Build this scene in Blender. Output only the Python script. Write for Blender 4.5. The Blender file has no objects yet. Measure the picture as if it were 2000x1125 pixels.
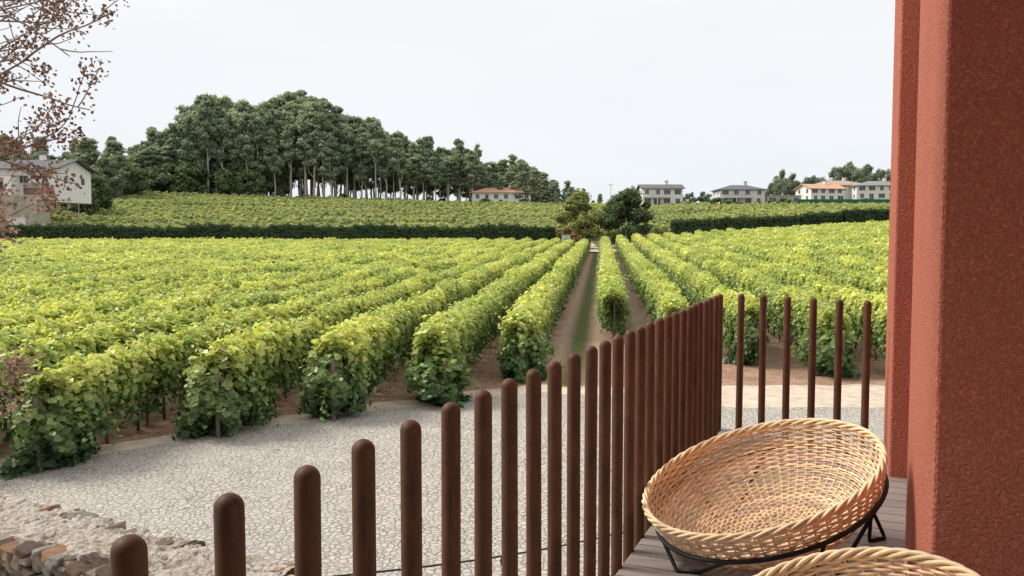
import bpy, math, random
import numpy as np
from mathutils import Vector, Matrix, noise as mnoise
random.seed(7); rng=np.random.default_rng(11)
scene=bpy.context.scene
col=scene.collection

# ------------------------------------------------------------ helpers
class MB:
    def __init__(s): s.v=[];s.f=[];s.c=[];s.n=0
    def add(s,v,f,c=(1,1,1)):
        v=np.asarray(v,float).reshape(-1,3); n=len(v)
        s.v.append(v); s.f.extend([tuple(i+s.n for i in q) for q in f])
        c=np.asarray(c,float)
        if c.ndim==1: c=np.tile(c[:3],(n,1))
        s.c.append(c); s.n+=n
    def tube(s,pts,rad,sides=6,c=(1,1,1),closed=False,caps=True):
        P=np.asarray(pts,float); n=len(P)
        if np.isscalar(rad): rad=np.full(n,rad)
        rad=np.asarray(rad,float)
        if closed: T=np.roll(P,-1,0)-np.roll(P,1,0)
        else: T=np.gradient(P,axis=0)
        T/=np.linalg.norm(T,axis=1)[:,None]+1e-12
        ref=np.array([0,0,1.0]) if abs(T[:,2]).mean()<0.8 else np.array([1.0,0.13,0])
        A=np.cross(T,ref); A/=np.linalg.norm(A,axis=1)[:,None]+1e-12
        B=np.cross(T,A)
        a=np.linspace(0,2*np.pi,sides,endpoint=False)
        V=P[:,None,:]+rad[:,None,None]*(np.cos(a)[None,:,None]*A[:,None,:]+np.sin(a)[None,:,None]*B[:,None,:])
        f=[];m=n if closed else n-1
        for i in range(m):
            j=(i+1)%n
            for k in range(sides):
                l=(k+1)%sides
                f.append((i*sides+k,i*sides+l,j*sides+l,j*sides+k))
        if caps and not closed:
            f.append(tuple(range(sides))); f.append(tuple((n-1)*sides+k for k in range(sides))[::-1])
        s.add(V.reshape(-1,3),f,c)
    def box(s,x0,x1,y0,y1,z0,z1,c=(1,1,1)):
        v=[(x0,y0,z0),(x1,y0,z0),(x1,y1,z0),(x0,y1,z0),(x0,y0,z1),(x1,y0,z1),(x1,y1,z1),(x0,y1,z1)]
        f=[(0,3,2,1),(4,5,6,7),(0,1,5,4),(1,2,6,5),(2,3,7,6),(3,0,4,7)]
        s.add(v,f,c)
    def prism(s,poly,z0,z1,c=(1,1,1)):
        n=len(poly)
        v=[(p[0],p[1],z0) for p in poly]+[(p[0],p[1],z1) for p in poly]
        f=[tuple(range(n))[::-1],tuple(range(n,2*n))]+[(i,(i+1)%n,n+(i+1)%n,n+i) for i in range(n)]
        s.add(v,f,c)
    def leaves(s,P,N,size,C,fold=0.18):
        n=len(P)
        if n==0: return
        N=N/(np.linalg.norm(N,axis=1)[:,None]+1e-9)
        R=rng.normal(size=(n,3)); U=np.cross(N,R); U/=np.linalg.norm(U,axis=1)[:,None]+1e-9
        W=np.cross(N,U)
        size=np.broadcast_to(size,(n,))
        tmpl=np.array([(0,.06,0),(-.36,-.12,fold),(-.56,.42,fold),(0,.95,-.05),(.56,.42,fold),(.36,-.12,fold)])
        tmpl[:,1]-=.4
        V=P[:,None,:]+size[:,None,None]*(tmpl[None,:,0,None]*U[:,None,:]+tmpl[None,:,1,None]*W[:,None,:]+tmpl[None,:,2,None]*N[:,None,:])
        b=(np.arange(n)*6)[:,None]
        F=np.concatenate([b+np.array([0,1,2,3]),b+np.array([0,3,4,5])],0)
        s.add(V.reshape(-1,3),F.tolist(),np.repeat(C,6,axis=0))
    def mesh(s,name,mat,smooth=False):
        me=bpy.data.meshes.new(name)
        V=np.concatenate(s.v); C=np.concatenate(s.c)
        me.from_pydata(V.tolist(),[],s.f)
        at=me.color_attributes.new('Col','FLOAT_COLOR','POINT')
        at.data.foreach_set('color',np.concatenate([C,np.ones((len(C),1))],1).astype(np.float32).ravel())
        if smooth: me.polygons.foreach_set('use_smooth',[True]*len(me.polygons))
        me.materials.append(mat); me.update()
        return me
    def obj(s,name,mat,parent=None,smooth=False):
        o=bpy.data.objects.new(name,s.mesh(name,mat,smooth)); col.objects.link(o)
        if parent: o.parent=parent
        return o
def empty(name,loc=(0,0,0)):
    o=bpy.data.objects.new(name,None); o.location=(0,0,0); col.objects.link(o); o.empty_display_size=.1
    return o
def inst(me,name,M,parent):
    o=bpy.data.objects.new(name,me); col.objects.link(o); o.parent=parent; o.matrix_world=M
    return o

# ------------------------------------------------------------ materials
def newmat(name):
    m=bpy.data.materials.new(name); m.use_nodes=True
    nt=m.node_tree; b=nt.nodes['Principled BSDF']
    return m,nt,b
def mixc(nt,fac,a,b,mode='MIX'):
    n=nt.nodes.new('ShaderNodeMix'); n.data_type='RGBA'; n.blend_type=mode
    for s,v in ((n.inputs[0],fac),(n.inputs[6],a),(n.inputs[7],b)):
        if hasattr(v,'is_linked') or hasattr(v,'links'): nt.links.new(v,s)
        elif isinstance(v,(int,float)): s.default_value=v
        else: s.default_value=(v[0],v[1],v[2],1)
    return n.outputs[2]
def ramp(nt,src,p0,p1,c0=(0,0,0),c1=(1,1,1)):
    r=nt.nodes.new('ShaderNodeValToRGB'); e=r.color_ramp.elements
    e[0].position=p0;e[1].position=p1;e[0].color=(*c0,1);e[1].color=(*c1,1)
    nt.links.new(src,r.inputs[0]); return r.outputs[0]
def noise(nt,scale,detail=4,rough=.6,coord=None):
    n=nt.nodes.new('ShaderNodeTexNoise'); n.inputs['Scale'].default_value=scale
    n.inputs['Detail'].default_value=detail; n.inputs['Roughness'].default_value=rough
    if coord is None:
        coord=nt.nodes.new('ShaderNodeTexCoord').outputs['Object']
    nt.links.new(coord,n.inputs['Vector']); return n.outputs['Fac']
def bump(nt,b,h,strength,dist):
    n=nt.nodes.new('ShaderNodeBump'); n.inputs['Strength'].default_value=strength; n.inputs['Distance'].default_value=dist
    nt.links.new(h,n.inputs['Height']); nt.links.new(n.outputs[0],b.inputs['Normal'])
def simple(name,c,rough=.8,var=.25,scale=5,bmp=0,bd=.01,metal=0,bs=None,attr=False,spec=.3):
    m,nt,b=newmat(name)
    f=noise(nt,scale)
    f=ramp(nt,f,.3,.7)
    lo=tuple(x*(1-var) for x in c); hi=tuple(min(1,x*(1+var)) for x in c)
    o=mixc(nt,f,lo,hi)
    if attr:
        a=nt.nodes.new('ShaderNodeVertexColor'); a.layer_name='Col'
        o=mixc(nt,1.0,o,a.outputs[0],'MULTIPLY')
    nt.links.new(o,b.inputs['Base Color'])
    b.inputs['Roughness'].default_value=rough; b.inputs['Metallic'].default_value=metal
    b.inputs['Specular IOR Level'].default_value=spec
    if bmp: bump(nt,b,noise(nt,bs or scale*4,6),bmp,bd)
    return m
def leafmat(name,trans=.35,rough=.5,gain=1.0,spec=.25):
    m,nt,b=newmat(name)
    a=nt.nodes.new('ShaderNodeVertexColor'); a.layer_name='Col'
    oi=nt.nodes.new('ShaderNodeObjectInfo')
    v=ramp(nt,oi.outputs['Random'],0,1,(.82*gain,.87*gain,.86*gain),(1.18*gain,1.12*gain,1.1*gain))
    c=mixc(nt,1.0,a.outputs[0],v,'MULTIPLY')
    nt.links.new(c,b.inputs['Base Color']); b.inputs['Roughness'].default_value=rough
    b.inputs['Specular IOR Level'].default_value=spec
    t=nt.nodes.new('ShaderNodeBsdfTranslucent'); nt.links.new(mixc(nt,1.0,c,(1.2,1.2,.75),'MULTIPLY'),t.inputs[0])
    mx=nt.nodes.new('ShaderNodeMixShader'); mx.inputs[0].default_value=trans
    nt.links.new(b.outputs[0],mx.inputs[1]); nt.links.new(t.outputs[0],mx.inputs[2])
    nt.links.new(mx.outputs[0],nt.nodes['Material Output'].inputs[0])
    return m
M_leaf=leafmat('vine_leaf',.38,.42,1.05,.45); M_hedge=leafmat('hedge_leaf',.15); M_tree=leafmat('tree_leaf',.25)
M_attr=simple('painted_parts',(1,1,1),.8,.06,3,attr=True)
M_white=simple('white_render',(.72,.71,.68),.85,.06,.6)
M_glass=simple('window_glass',(.05,.06,.07),.15,.2,1,spec=.6)
M_black=simple('black_steel',(.012,.012,.013),.45,.2,20)

# ------------------------------------------------------------ terrain
def sm(a,b,x):
    t=min(1,max(0,(x-a)/(b-a))); return t*t*(3-2*t)
CX=[-400,-127,-48,16,116,400]; CZ=[22,17.0,14.1,12.5,12.5,13]
def fieldL(y): return -76-(y-135)*.39
def H(x,y):
    yy=min(max(y,-30),125)
    r=.06*max(0,x-8) if x<70 else 3.72
    r*=sm(12,40,y)
    low=.0186*yy+r
    if y<=125: h=low
    else:
        c=float(np.interp(x,CX,CZ))
        t=min(1,(y-125)/140); h=low+(c-low)*t
        if y>265: h-=.03*min(y-265,400)
    if y>118: h+=5.5*sm(0,9,fieldL(y)-x)*sm(118,146,y)*(1-sm(200,262,y))
    return h
def graded(a,b,step,far,k=1.25):
    L=list(np.arange(a,b+.01,step)); s=step; x=L[-1]
    while x<far: s*=k; x+=s; L.append(x)
    s=step;x=a;pre=[]
    while x>-far: s*=k; x-=s; pre.append(x)
    return pre[::-1]+L
xs=graded(-160,150,2.5,3500); ys=[y for y in graded(0,300,2.5,4000) if y>-400]
V=[(x,y,H(x,y)) for y in ys for x in xs]; nx=len(xs)
F=[(j*nx+i,j*nx+i+1,(j+1)*nx+i+1,(j+1)*nx+i) for j in range(len(ys)-1) for i in range(nx-1)]
mb=MB(); mb.add(V,F)
m,nt,b=newmat('vineyard_soil')
tc=nt.nodes.new('ShaderNodeTexCoord').outputs['Object']
sp=nt.nodes.new('ShaderNodeSeparateXYZ'); nt.links.new(tc,sp.inputs[0])
def mth(op,a,bb=None):
    n=nt.nodes.new('ShaderNodeMath'); n.operation=op
    for i,v in enumerate((a,bb)):
        if v is None: continue
        if isinstance(v,(int,float)): n.inputs[i].default_value=v
        else: nt.links.new(v,n.inputs[i])
    return n.outputs[0]
u=mth('SUBTRACT',sp.outputs[0],mth('MULTIPLY',sp.outputs[1],.105))
n1=noise(nt,1.2,8,.7,tc); n2=noise(nt,14,6,.7,tc); n3=noise(nt,.25,4,.6,tc)
soil=mixc(nt,ramp(nt,n2,.38,.62),(.17,.09,.055),(.50,.31,.22))
soil=mixc(nt,ramp(nt,n1,.42,.7),soil,(.46,.32,.235))
grass=mixc(nt,ramp(nt,n2,.3,.7),(.08,.11,.035),(.22,.24,.09))
def band(c,w,soft=.25):
    d=mth('ABSOLUTE',mth('SUBTRACT',u,c))
    d=mth('ADD',d,mth('MULTIPLY',mth('SUBTRACT',n1,.5),.7))
    return mth('SUBTRACT',1.0,ramp(nt,d,w-.1,w+soft))
patch=ramp(nt,noise(nt,.7,6,.7,tc),.58,.7)
o=mixc(nt,mth('MULTIPLY',patch,.5),soil,grass)
o=mixc(nt,mth('MULTIPLY',band(-.75,.28),.95),o,grass)
o=mixc(nt,mth('MULTIPLY',band(-1.35,.16),.8),o,(.54,.39,.29))
o=mixc(nt,mth('MULTIPLY',band(-.15,.16),.8),o,(.54,.39,.29))
o=mixc(nt,mth('MULTIPLY',band(1.0,.12),.6),o,grass)
o=mixc(nt,mth('MULTIPLY',band(1.6,.3),.75),o,(.55,.42,.31))
far=ramp(nt,mth('DIVIDE',sp.outputs[1],200.0),.62,.64)
fg=mixc(nt,ramp(nt,n3,.35,.65),(.11,.14,.045),(.23,.21,.10))
o=mixc(nt,far,o,fg)
nt.links.new(o,b.inputs['Base Color']); b.inputs['Roughness'].default_value=.95
b.inputs['Specular IOR Level'].default_value=.1
bump(nt,b,n2,.9,.06)
mb.obj('ground',m,smooth=True)

ex=[-60,-40,-14,-8.5,-7.6,-6.6,-5.6,-4.2,-2.8,-1.2,.6,2.8,5.1,8.2,30]
ey=[4,8,12.2,14.1,14.9,15.8,16.7,17.6,18.7,19.7,20.6,20.2,18.9,18.9,19.5]
def edge(x): return float(np.interp(x,ex,ey))
def sheet(name,off,zo,mat,amp):
    mb=MB(); X=np.arange(-50,30,.33); ny=70
    V=[];F=[]
    for i,x in enumerate(X):
        e=edge(x)+off(x)+amp*mnoise.noise(Vector((x*1.1,3.1,0)))+amp*.5*mnoise.noise(Vector((x*3.3,8.1,0)))
        for j in range(ny):
            y=-14+(e+14)*(j/(ny-1))**.8
            V.append((x,y,H(x,y)+zo))
    for i in range(len(X)-1):
        for j in range(ny-1):
            F.append((i*ny+j,(i+1)*ny+j,(i+1)*ny+j+1,i*ny+j+1))
    mb.add(V,F); return mb.obj(name,mat,smooth=True)
M_sand=simple('sandy_verge',(.56,.46,.36),.95,.22,3,.6,.03,bs=25)
sheet('sand_verge',lambda x: .9 if x<-1 else (1.0 if x<3 else 2.6),.012,M_sand,.4)
m,nt,b=newmat('cobblestone')
tc=nt.nodes.new('ShaderNodeTexCoord').outputs['Object']
wn=nt.nodes.new('ShaderNodeTexNoise'); wn.inputs['Scale'].default_value=3; nt.links.new(tc,wn.inputs['Vector'])
wv=nt.nodes.new('ShaderNodeVectorMath'); wv.operation='MULTIPLY_ADD'; nt.links.new(wn.outputs['Color'],wv.inputs[0]); wv.inputs[1].default_value=(.22,.22,0); nt.links.new(tc,wv.inputs[2])
CS=10.5
ve=nt.nodes.new('ShaderNodeTexVoronoi'); ve.feature='DISTANCE_TO_EDGE'; ve.inputs['Scale'].default_value=CS; nt.links.new(wv.outputs[0],ve.inputs['Vector'])
vc=nt.nodes.new('ShaderNodeTexVoronoi'); vc.inputs['Scale'].default_value=CS; nt.links.new(wv.outputs[0],vc.inputs['Vector'])
sx=nt.nodes.new('ShaderNodeSeparateColor'); nt.links.new(vc.outputs['Color'],sx.inputs[0])
st=mixc(nt,sx.outputs[0],(.36,.335,.31),(.54,.505,.46))
st=mixc(nt,ramp(nt,noise(nt,.5,5,.6,tc),.35,.7),st,(.48,.445,.40))
st=mixc(nt,.25,st,mixc(nt,ramp(nt,noise(nt,50,3,.6,tc),.3,.7),(.33,.30,.27),(.54,.51,.46)))
jw=ramp(nt,noise(nt,1.7,6,.7,tc),.35,.65)
gr1=ramp(nt,ve.outputs['Distance'],.015,.07); gr2=ramp(nt,ve.outputs['Distance'],.03,.15)
gr=mixc(nt,jw,gr1,gr2)
ccol=mixc(nt,gr,mixc(nt,ramp(nt,noise(nt,5,4,.6,tc),.4,.6),(.21,.18,.145),(.35,.305,.25)),st)
sand=ramp(nt,noise(nt,.8,7,.75,tc),.54,.68)
ccol=mixc(nt,sand,ccol,mixc(nt,.55,ccol,(.50,.445,.38)))
nt.links.new(ccol,b.inputs['Base Color']); b.inputs['Roughness'].default_value=.9; b.inputs['Specular IOR Level'].default_value=.15
bump(nt,b,ramp(nt,ve.outputs['Distance'],0,.2),.7,.025)
sheet('cobblestone_paving',lambda x:0.0,.024,m,.3)

# ------------------------------------------------------------ vines
def vine_mesh(k,L=3.0,n=3900,size=.115,shoots=18):
    mb=MB()
    y=rng.uniform(-L/2-.15,L/2+.15,n); a=rng.uniform(-.6*np.pi,.6*np.pi,n)
    a=np.where(rng.random(n)<.18,rng.uniform(-np.pi,np.pi,n),a)   # 0 = up
    ph=rng.uniform(0,6.28,8)
    lump=1+.13*np.sin(y*2*np.pi/L*2+ph[0]+a)+.13*np.sin(y*2*np.pi/L*4+ph[1]+2*a)+.12*np.sin(y*2*np.pi/L*9+ph[2]-3*a)+.08*np.sin(y*2*np.pi/L*17+ph[3]+5*a)
    r=np.where(rng.random(n)<.8,rng.uniform(.75,1.1,n),rng.uniform(.3,.8,n))*lump
    sa,ca=np.sin(a),np.cos(a)
    sx=np.sign(sa)*np.abs(sa)**.75; cz=np.sign(ca)*np.abs(ca)**.75
    X=.36*r*sx; Z=1.12+.58*r*cz
    hang=rng.random(n)<.07; Z=np.where(hang,rng.uniform(.25,.75,n),Z)
    P=np.stack([X,y,Z],1)
    Nn=np.stack([sx,rng.normal(0,.3,n),cz+.45],1)+rng.normal(0,.5,(n,3))
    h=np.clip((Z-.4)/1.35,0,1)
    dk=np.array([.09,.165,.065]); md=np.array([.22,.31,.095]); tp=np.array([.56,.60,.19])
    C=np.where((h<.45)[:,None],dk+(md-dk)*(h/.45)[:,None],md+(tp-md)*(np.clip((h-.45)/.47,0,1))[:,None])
    C=C*np.clip(.4+.65*np.clip(r,0,1.05),0,1.1)[:,None]*rng.uniform(.72,1.2,n)[:,None]  # leaf colour also carries canopy shading: bright tops, dim inner and lower leaves
    yel=rng.random(n)<.05; C[yel]=np.array([.62,.58,.19])*rng.uniform(.6,1,(yel.sum(),1))
    grn=rng.random(n)<.12; C[grn]*=np.array([.58,.76,.8])
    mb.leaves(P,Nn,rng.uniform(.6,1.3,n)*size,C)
    for i in range(shoots):
        yy=rng.uniform(-L/2,L/2); xx=rng.uniform(-.3,.3); hh=rng.uniform(.12,.42)
        t=np.linspace(0,1,8); dx,dy=rng.normal(0,.25,2)
        SP=np.stack([xx+dx*t,yy+dy*t,1.5+hh*t],1)+rng.normal(0,.035,(8,3))
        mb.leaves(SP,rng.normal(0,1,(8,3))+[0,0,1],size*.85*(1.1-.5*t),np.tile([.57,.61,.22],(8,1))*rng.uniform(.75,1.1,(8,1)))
    for i in range(7):
        yy=rng.uniform(-L/2,L/2); sd=rng.choice([-1,1]); t=np.linspace(0,1,8)
        SP=np.stack([sd*(.28+.32*t),yy+rng.normal(0,.2)*t,1.25-.7*t**1.5+rng.uniform(-.2,.2)],1)+rng.normal(0,.03,(8,3))
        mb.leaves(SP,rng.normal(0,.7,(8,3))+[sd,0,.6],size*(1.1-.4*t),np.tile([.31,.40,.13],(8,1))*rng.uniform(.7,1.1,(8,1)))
    for yy in np.arange(-L/2+.5,L/2,1.0):
        xx=rng.uniform(-.05,.05); pts=[(xx,yy,-.1),(xx+rng.uniform(-.05,.05),yy+.03,.35),(xx,yy+rng.uniform(-.06,.06),.95)]
        mb.tube(pts,[.035,.028,.022],5,(.095,.07,.05))
    if k%2==0: mb.tube([(0.02,-L/2+.1,-.1),(0.02,-L/2+.1,1.5)],.035,5,(.24,.21,.18))
    return mb.mesh('vine_row_segment',M_leaf)
VM=[vine_mesh(k) for k in range(7)]
VF=[vine_mesh(k,n=1500,size=.18,shoots=14) for k in range(6)]
def bush_mesh():
    mb=MB(); n=3000
    d=rng.normal(size=(n,3)); d/=np.linalg.norm(d,axis=1)[:,None]
    ph=rng.uniform(0,6,4)
    r=rng.uniform(.55,1.1,n)*(1+.25*np.sin(d[:,2]*5+ph[0]+d[:,0]*3)+.24*np.sin(d[:,0]*6+d[:,1]*5+ph[1])+.18*np.sin(d[:,1]*11+d[:,2]*9+ph[2]))
    P=d*r[:,None]*np.array([.43,.6,.8])+np.array([0,0,.80]); P[:,:2]*=(1.25-.28*P[:,2:3])
    P[:,2]=np.maximum(P[:,2],.03+.12*rng.random(n))
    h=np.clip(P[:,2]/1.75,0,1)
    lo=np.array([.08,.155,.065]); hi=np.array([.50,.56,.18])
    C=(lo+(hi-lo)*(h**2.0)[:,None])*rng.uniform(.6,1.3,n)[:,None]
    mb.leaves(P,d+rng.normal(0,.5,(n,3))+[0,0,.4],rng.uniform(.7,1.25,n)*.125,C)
    for i in range(16):
        t=np.linspace(0,1,9); an=rng.uniform(0,6.28); q=rng.uniform(.3,.8)
        SP=np.stack([np.cos(an)*(.25+q*t),np.sin(an)*(.3+q*t),1.35-1.2*t**1.6*rng.uniform(.5,1)],1)+rng.normal(0,.03,(9,3))
        SP[:,2]=np.maximum(SP[:,2],.05)
        mb.leaves(SP,rng.normal(0,.8,(9,3))+[np.cos(an),np.sin(an),.6],.13*(1.1-.4*t),np.tile([.22,.33,.11],(9,1))*rng.uniform(.7,1.3,(9,1)))
    mb.tube([(.1,-.45,-.1),(.1,-.50,1.35)],.04,6,(.26,.21,.16))
    return mb.mesh('vine_end',M_leaf)
BM=[bush_mesh() for _ in range(5)]
vy=empty('vineyard')
su=[-80,-24,-12,-10.2,-8.5,-7.4,-5.6,-3.84,-2.2,-.5,.4,2.3,5,9,60]
sv=[5,9,12.6,14.0,14.9,16.9,17.9,19.7,22.3,26,29,26.5,23.5,22.3,22.5]
rows=[-2.1-1.78*i for i in range(46)]+[.4+1.95*i for i in range(28)]
def place(me,x,y,dx,L,parent,flip,sz=1.0,jit=.07):
    z0=H(x-dx*L/2,y-L/2); z1=H(x+dx*L/2,y+L/2)
    d=Vector((dx*L,L,z1-z0)).normalized()
    d2=-d if flip else d
    rt=d2.cross(Vector((0,0,1))).normalized(); up=rt.cross(d2)
    M=Matrix(((rt.x,d2.x,up.x,x+random.uniform(-jit,jit)),(rt.y,d2.y,up.y,y),(rt.z,d2.z,up.z,H(x,y)),(0,0,0,1)))
    M=M@Matrix.Diagonal((random.uniform(.85,1.15),1.0,sz*random.uniform(.94,1.07),1))
    inst(me,'vine_segment',M,parent)
for u0 in rows:
    s=float(np.interp(u0,su,sv))+random.uniform(-.35,.35)
    y=s+1.5; first=True
    while y<109:
        x=u0+.105*y
        if -.74*y-3<x<.60*y+2:
            place(random.choice(VM if y<48 else VF),x,y,.105,3,vy,random.random()<.5)
            if first and u0!=.4:
                for q in range(1 if random.random()<.5 else 2):
                    M=Matrix.Translation((u0+.105*(s+.1)+random.uniform(-.12,.12),s+.15+q*.75+random.uniform(-.15,.15),H(x,s)))@Matrix.Rotation(random.uniform(-.6,.6),4,'Z')@Matrix.Diagonal((random.uniform(.7,1.25),random.uniform(.8,1.15),random.uniform(.66,1.02),1))
                    inst(random.choice(BM),'vine_end',M,vy)
        first=False; y+=2.95

# upper field beyond the hedge
def far_vine(L=8.0,n=1200):
    mb=MB(); y=rng.uniform(-L/2,L/2,n); a=rng.uniform(-1.9,1.9,n)
    lump=1+.3*np.sin(y*2.1+rng.uniform(0,6))+.2*np.sin(y*5+a)
    X=.6*np.sin(a)*lump; Z=1.0+.8*np.cos(a)*lump
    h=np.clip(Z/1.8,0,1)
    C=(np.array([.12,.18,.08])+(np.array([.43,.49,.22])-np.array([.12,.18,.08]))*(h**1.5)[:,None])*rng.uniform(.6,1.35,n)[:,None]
    yl=rng.random(n)<rng.uniform(.02,.25); C[yl]=[.56,.52,.20]
    mb.leaves(np.stack([X,y,Z],1),np.stack([np.sin(a),0*a,np.cos(a)+.5],1)+rng.normal(0,.4,(n,3)),rng.uniform(.2,.42,n),C)
    return mb.mesh('upper_vine_segment',M_leaf)
FM=[far_vine() for _ in range(7)]
uf=empty('upper_vineyard')
y=131.0
while y<264:
    xl=fieldL(y)+1; x=xl+random.uniform(0,4)
    while x<.52*y+6:
        yy=y+.03*x+random.uniform(-.3,.3)
        if yy>129.5 and not(x>1 and x<24 and yy<136):
            d=Vector((8,.24,H(x+4,yy)-H(x-4,yy))).normalized(); rt=d.cross(Vector((0,0,1))).normalized(); up=rt.cross(d)
            sc=random.uniform(.7,1.18)
            M=Matrix(((rt.x,d.x,up.x,x),(rt.y,d.y,up.y,yy),(rt.z,d.z,up.z,H(x,yy)-.05),(0,0,0,1)))@Matrix.Diagonal((sc,1,sc,1))
            inst(random.choice(FM),'upper_vine_segment',M,uf)
        x+=7.7
    y+=2.7

# ------------------------------------------------------------ hedges
def hedge_seg(L=6,hgt=3.0,n=3200):
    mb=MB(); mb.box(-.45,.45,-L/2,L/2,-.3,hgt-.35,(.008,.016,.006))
    side=rng.random(n); y=rng.uniform(-L/2,L/2,n)
    lump=.18*np.sin(y*3.1+rng.uniform(0,6))+.12*np.sin(y*7.3)
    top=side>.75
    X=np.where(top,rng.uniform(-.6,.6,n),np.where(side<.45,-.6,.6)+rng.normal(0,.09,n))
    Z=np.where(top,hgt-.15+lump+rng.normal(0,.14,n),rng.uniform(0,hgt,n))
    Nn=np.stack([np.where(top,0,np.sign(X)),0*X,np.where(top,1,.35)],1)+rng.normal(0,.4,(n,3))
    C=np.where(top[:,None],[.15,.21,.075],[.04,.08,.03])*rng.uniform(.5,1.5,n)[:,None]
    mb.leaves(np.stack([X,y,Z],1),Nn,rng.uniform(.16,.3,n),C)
    return mb.mesh('hedge_segment',M_hedge)
HM=[hedge_seg() for _ in range(4)]
def hedge(x0,y0,x1,y1,sc=1):
    e=empty('hedge'); d0=Vector((x1-x0,y1-y0,0)); n=int(d0.length/5.8)
    for i in range(n):
        a=(i+.5)/n; x=x0+(x1-x0)*a; yy=y0+(y1-y0)*a
        d=d0.normalized(); d=Vector((d.x,d.y,(H(x+d.x*3,yy+d.y*3)-H(x-d.x*3,yy-d.y*3))/6)).normalized()
        rt=d.cross(Vector((0,0,1))).normalized(); up=Vector((0,0,1))
        M=Matrix(((rt.x,d.x,up.x,x),(rt.y,d.y,up.y,yy),(rt.z,d.z,up.z,H(x,yy)),(0,0,0,1)))@Matrix.Diagonal((1,1,sc*random.uniform(.93,1.08),1))
        inst(random.choice(HM),'hedge_segment',M,e)
hedge(-100,122,7,124,1.08); hedge(23,124,80,127,1.0)

# ------------------------------------------------------------ trees
def tree_mesh(h,cs,cw,nl,ls,cdark,clight,clumps,trunk_r,tmat_c,round_=False,nlimb=14,clr=None,taper=.75):
    mb=MB()
    lean=rng.normal(0,.02*h,2)
    t=np.linspace(0,1,9); topz=h*.93
    TP=np.stack([lean[0]*t**2,lean[1]*t**2,topz*t-.3],1)+np.concatenate([np.zeros((1,3)),rng.normal(0,.006*h,(8,3))])
    mb.tube(TP,trunk_r*(1-.85*t),7,tmat_c)
    cc=[]
    for i in range(clumps):
        a=rng.uniform(0,1)
        z=cs+(1-cs)*a
        if round_: w=cw*math.sqrt(max(0.02,1-(2*a-1)**2))
        else: w=cw*(1-taper*a**2)*(0.55+.45*min(1,a*4))
        an=rng.uniform(0,6.28); r=w*math.sqrt(rng.uniform(.05,1))
        c=np.array([math.cos(an)*r,math.sin(an)*r,z*h-(.05*h if round_ else 0)]); c[:2]+=lean*z*z
        cc.append(c)
        if i<nlimb:
            z0=max(cs*.5*h,c[2]-r*1.3-.05*h); k=np.interp(z0,TP[:,2],TP[:,0]);k2=np.interp(z0,TP[:,2],TP[:,1])
            p0=np.array([k,k2,z0]); mid=(p0+c)/2+np.array([0,0,-.02*h])+rng.normal(0,.01*h,3)
            mb.tube([p0,mid,c],[trunk_r*.4,trunk_r*.25,trunk_r*.08],5,tmat_c)
    cc=np.array(cc); per=nl//clumps; cr=clr if clr else cw*.42
    for c in cc:
        d=rng.normal(size=(per,3)); d/=np.linalg.norm(d,axis=1)[:,None]
        rr=rng.uniform(.25,1.1,per)**.6*cr*rng.uniform(.55,1.3)*(1+.25*np.sin(d[:,0]*5+d[:,2]*4+c[0]))
        P=c+d*rr[:,None]*np.array([1,1,.75])
        kk=P[:,2]>0.02*h; P=P[kk]
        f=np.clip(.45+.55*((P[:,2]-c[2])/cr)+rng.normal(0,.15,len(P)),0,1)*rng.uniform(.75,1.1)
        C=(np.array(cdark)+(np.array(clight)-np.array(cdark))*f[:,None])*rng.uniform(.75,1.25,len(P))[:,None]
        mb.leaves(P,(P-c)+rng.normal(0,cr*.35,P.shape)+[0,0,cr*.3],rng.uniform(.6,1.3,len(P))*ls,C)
    return mb.mesh('tree',M_tree)
ED=(.13,.17,.12); EL=(.48,.55,.37)  # forest leaf tones, lightened grey-green to stand in for distance haze
EU=[tree_mesh(30,rng.uniform(.38,.52),rng.uniform(3.2,4.3),7600,.48,ED,EL,48,.40,(.58,.54,.48),clr=1.4,taper=.6) for _ in range(6)]
EM=[tree_mesh(30,rng.uniform(.25,.36),rng.uniform(3.4,4.4),8600,.48,ED,EL,54,.36,(.50,.46,.40),clr=1.4,taper=.72) for _ in range(4)]
EF=[tree_mesh(30,rng.uniform(.10,.2),rng.uniform(3.6,4.6),8800,.53,ED,EL,58,.34,(.40,.37,.32),clr=1.55,taper=.7) for _ in range(4)]
RB=[tree_mesh(9,.08,4.2,6000,.42,(.06,.09,.04),(.25,.32,.15),34,.25,(.1,.08,.06),True,clr=1.45) for _ in range(4)]
BT=[tree_mesh(13,.24,4.6,6000,.42,(.09,.12,.08),(.34,.39,.26),36,.25,(.25,.22,.18),True,clr=1.35) for _ in range(4)]
def put(me,name,x,y,h0,h,parent,wx=1,zoff=0):
    s=h/h0
    M=Matrix.Translation((x,y,H(x,y)+zoff))@Matrix.Rotation(random.uniform(0,6.28),4,'Z')@Matrix.Diagonal((s*wx,s*wx,s,1))
    return inst(me,name,M,parent)
forest=empty('eucalyptus_forest')
fx=[225,262,300,335,360,400,450,500,545,580,620,680,740,800,860,920,950,975,1010,1040,1080,1130,1175]
fy=[262,300,258,255,214,198,203,210,203,188,200,232,244,268,270,276,316,316,308,324,348,364,380]
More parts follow.
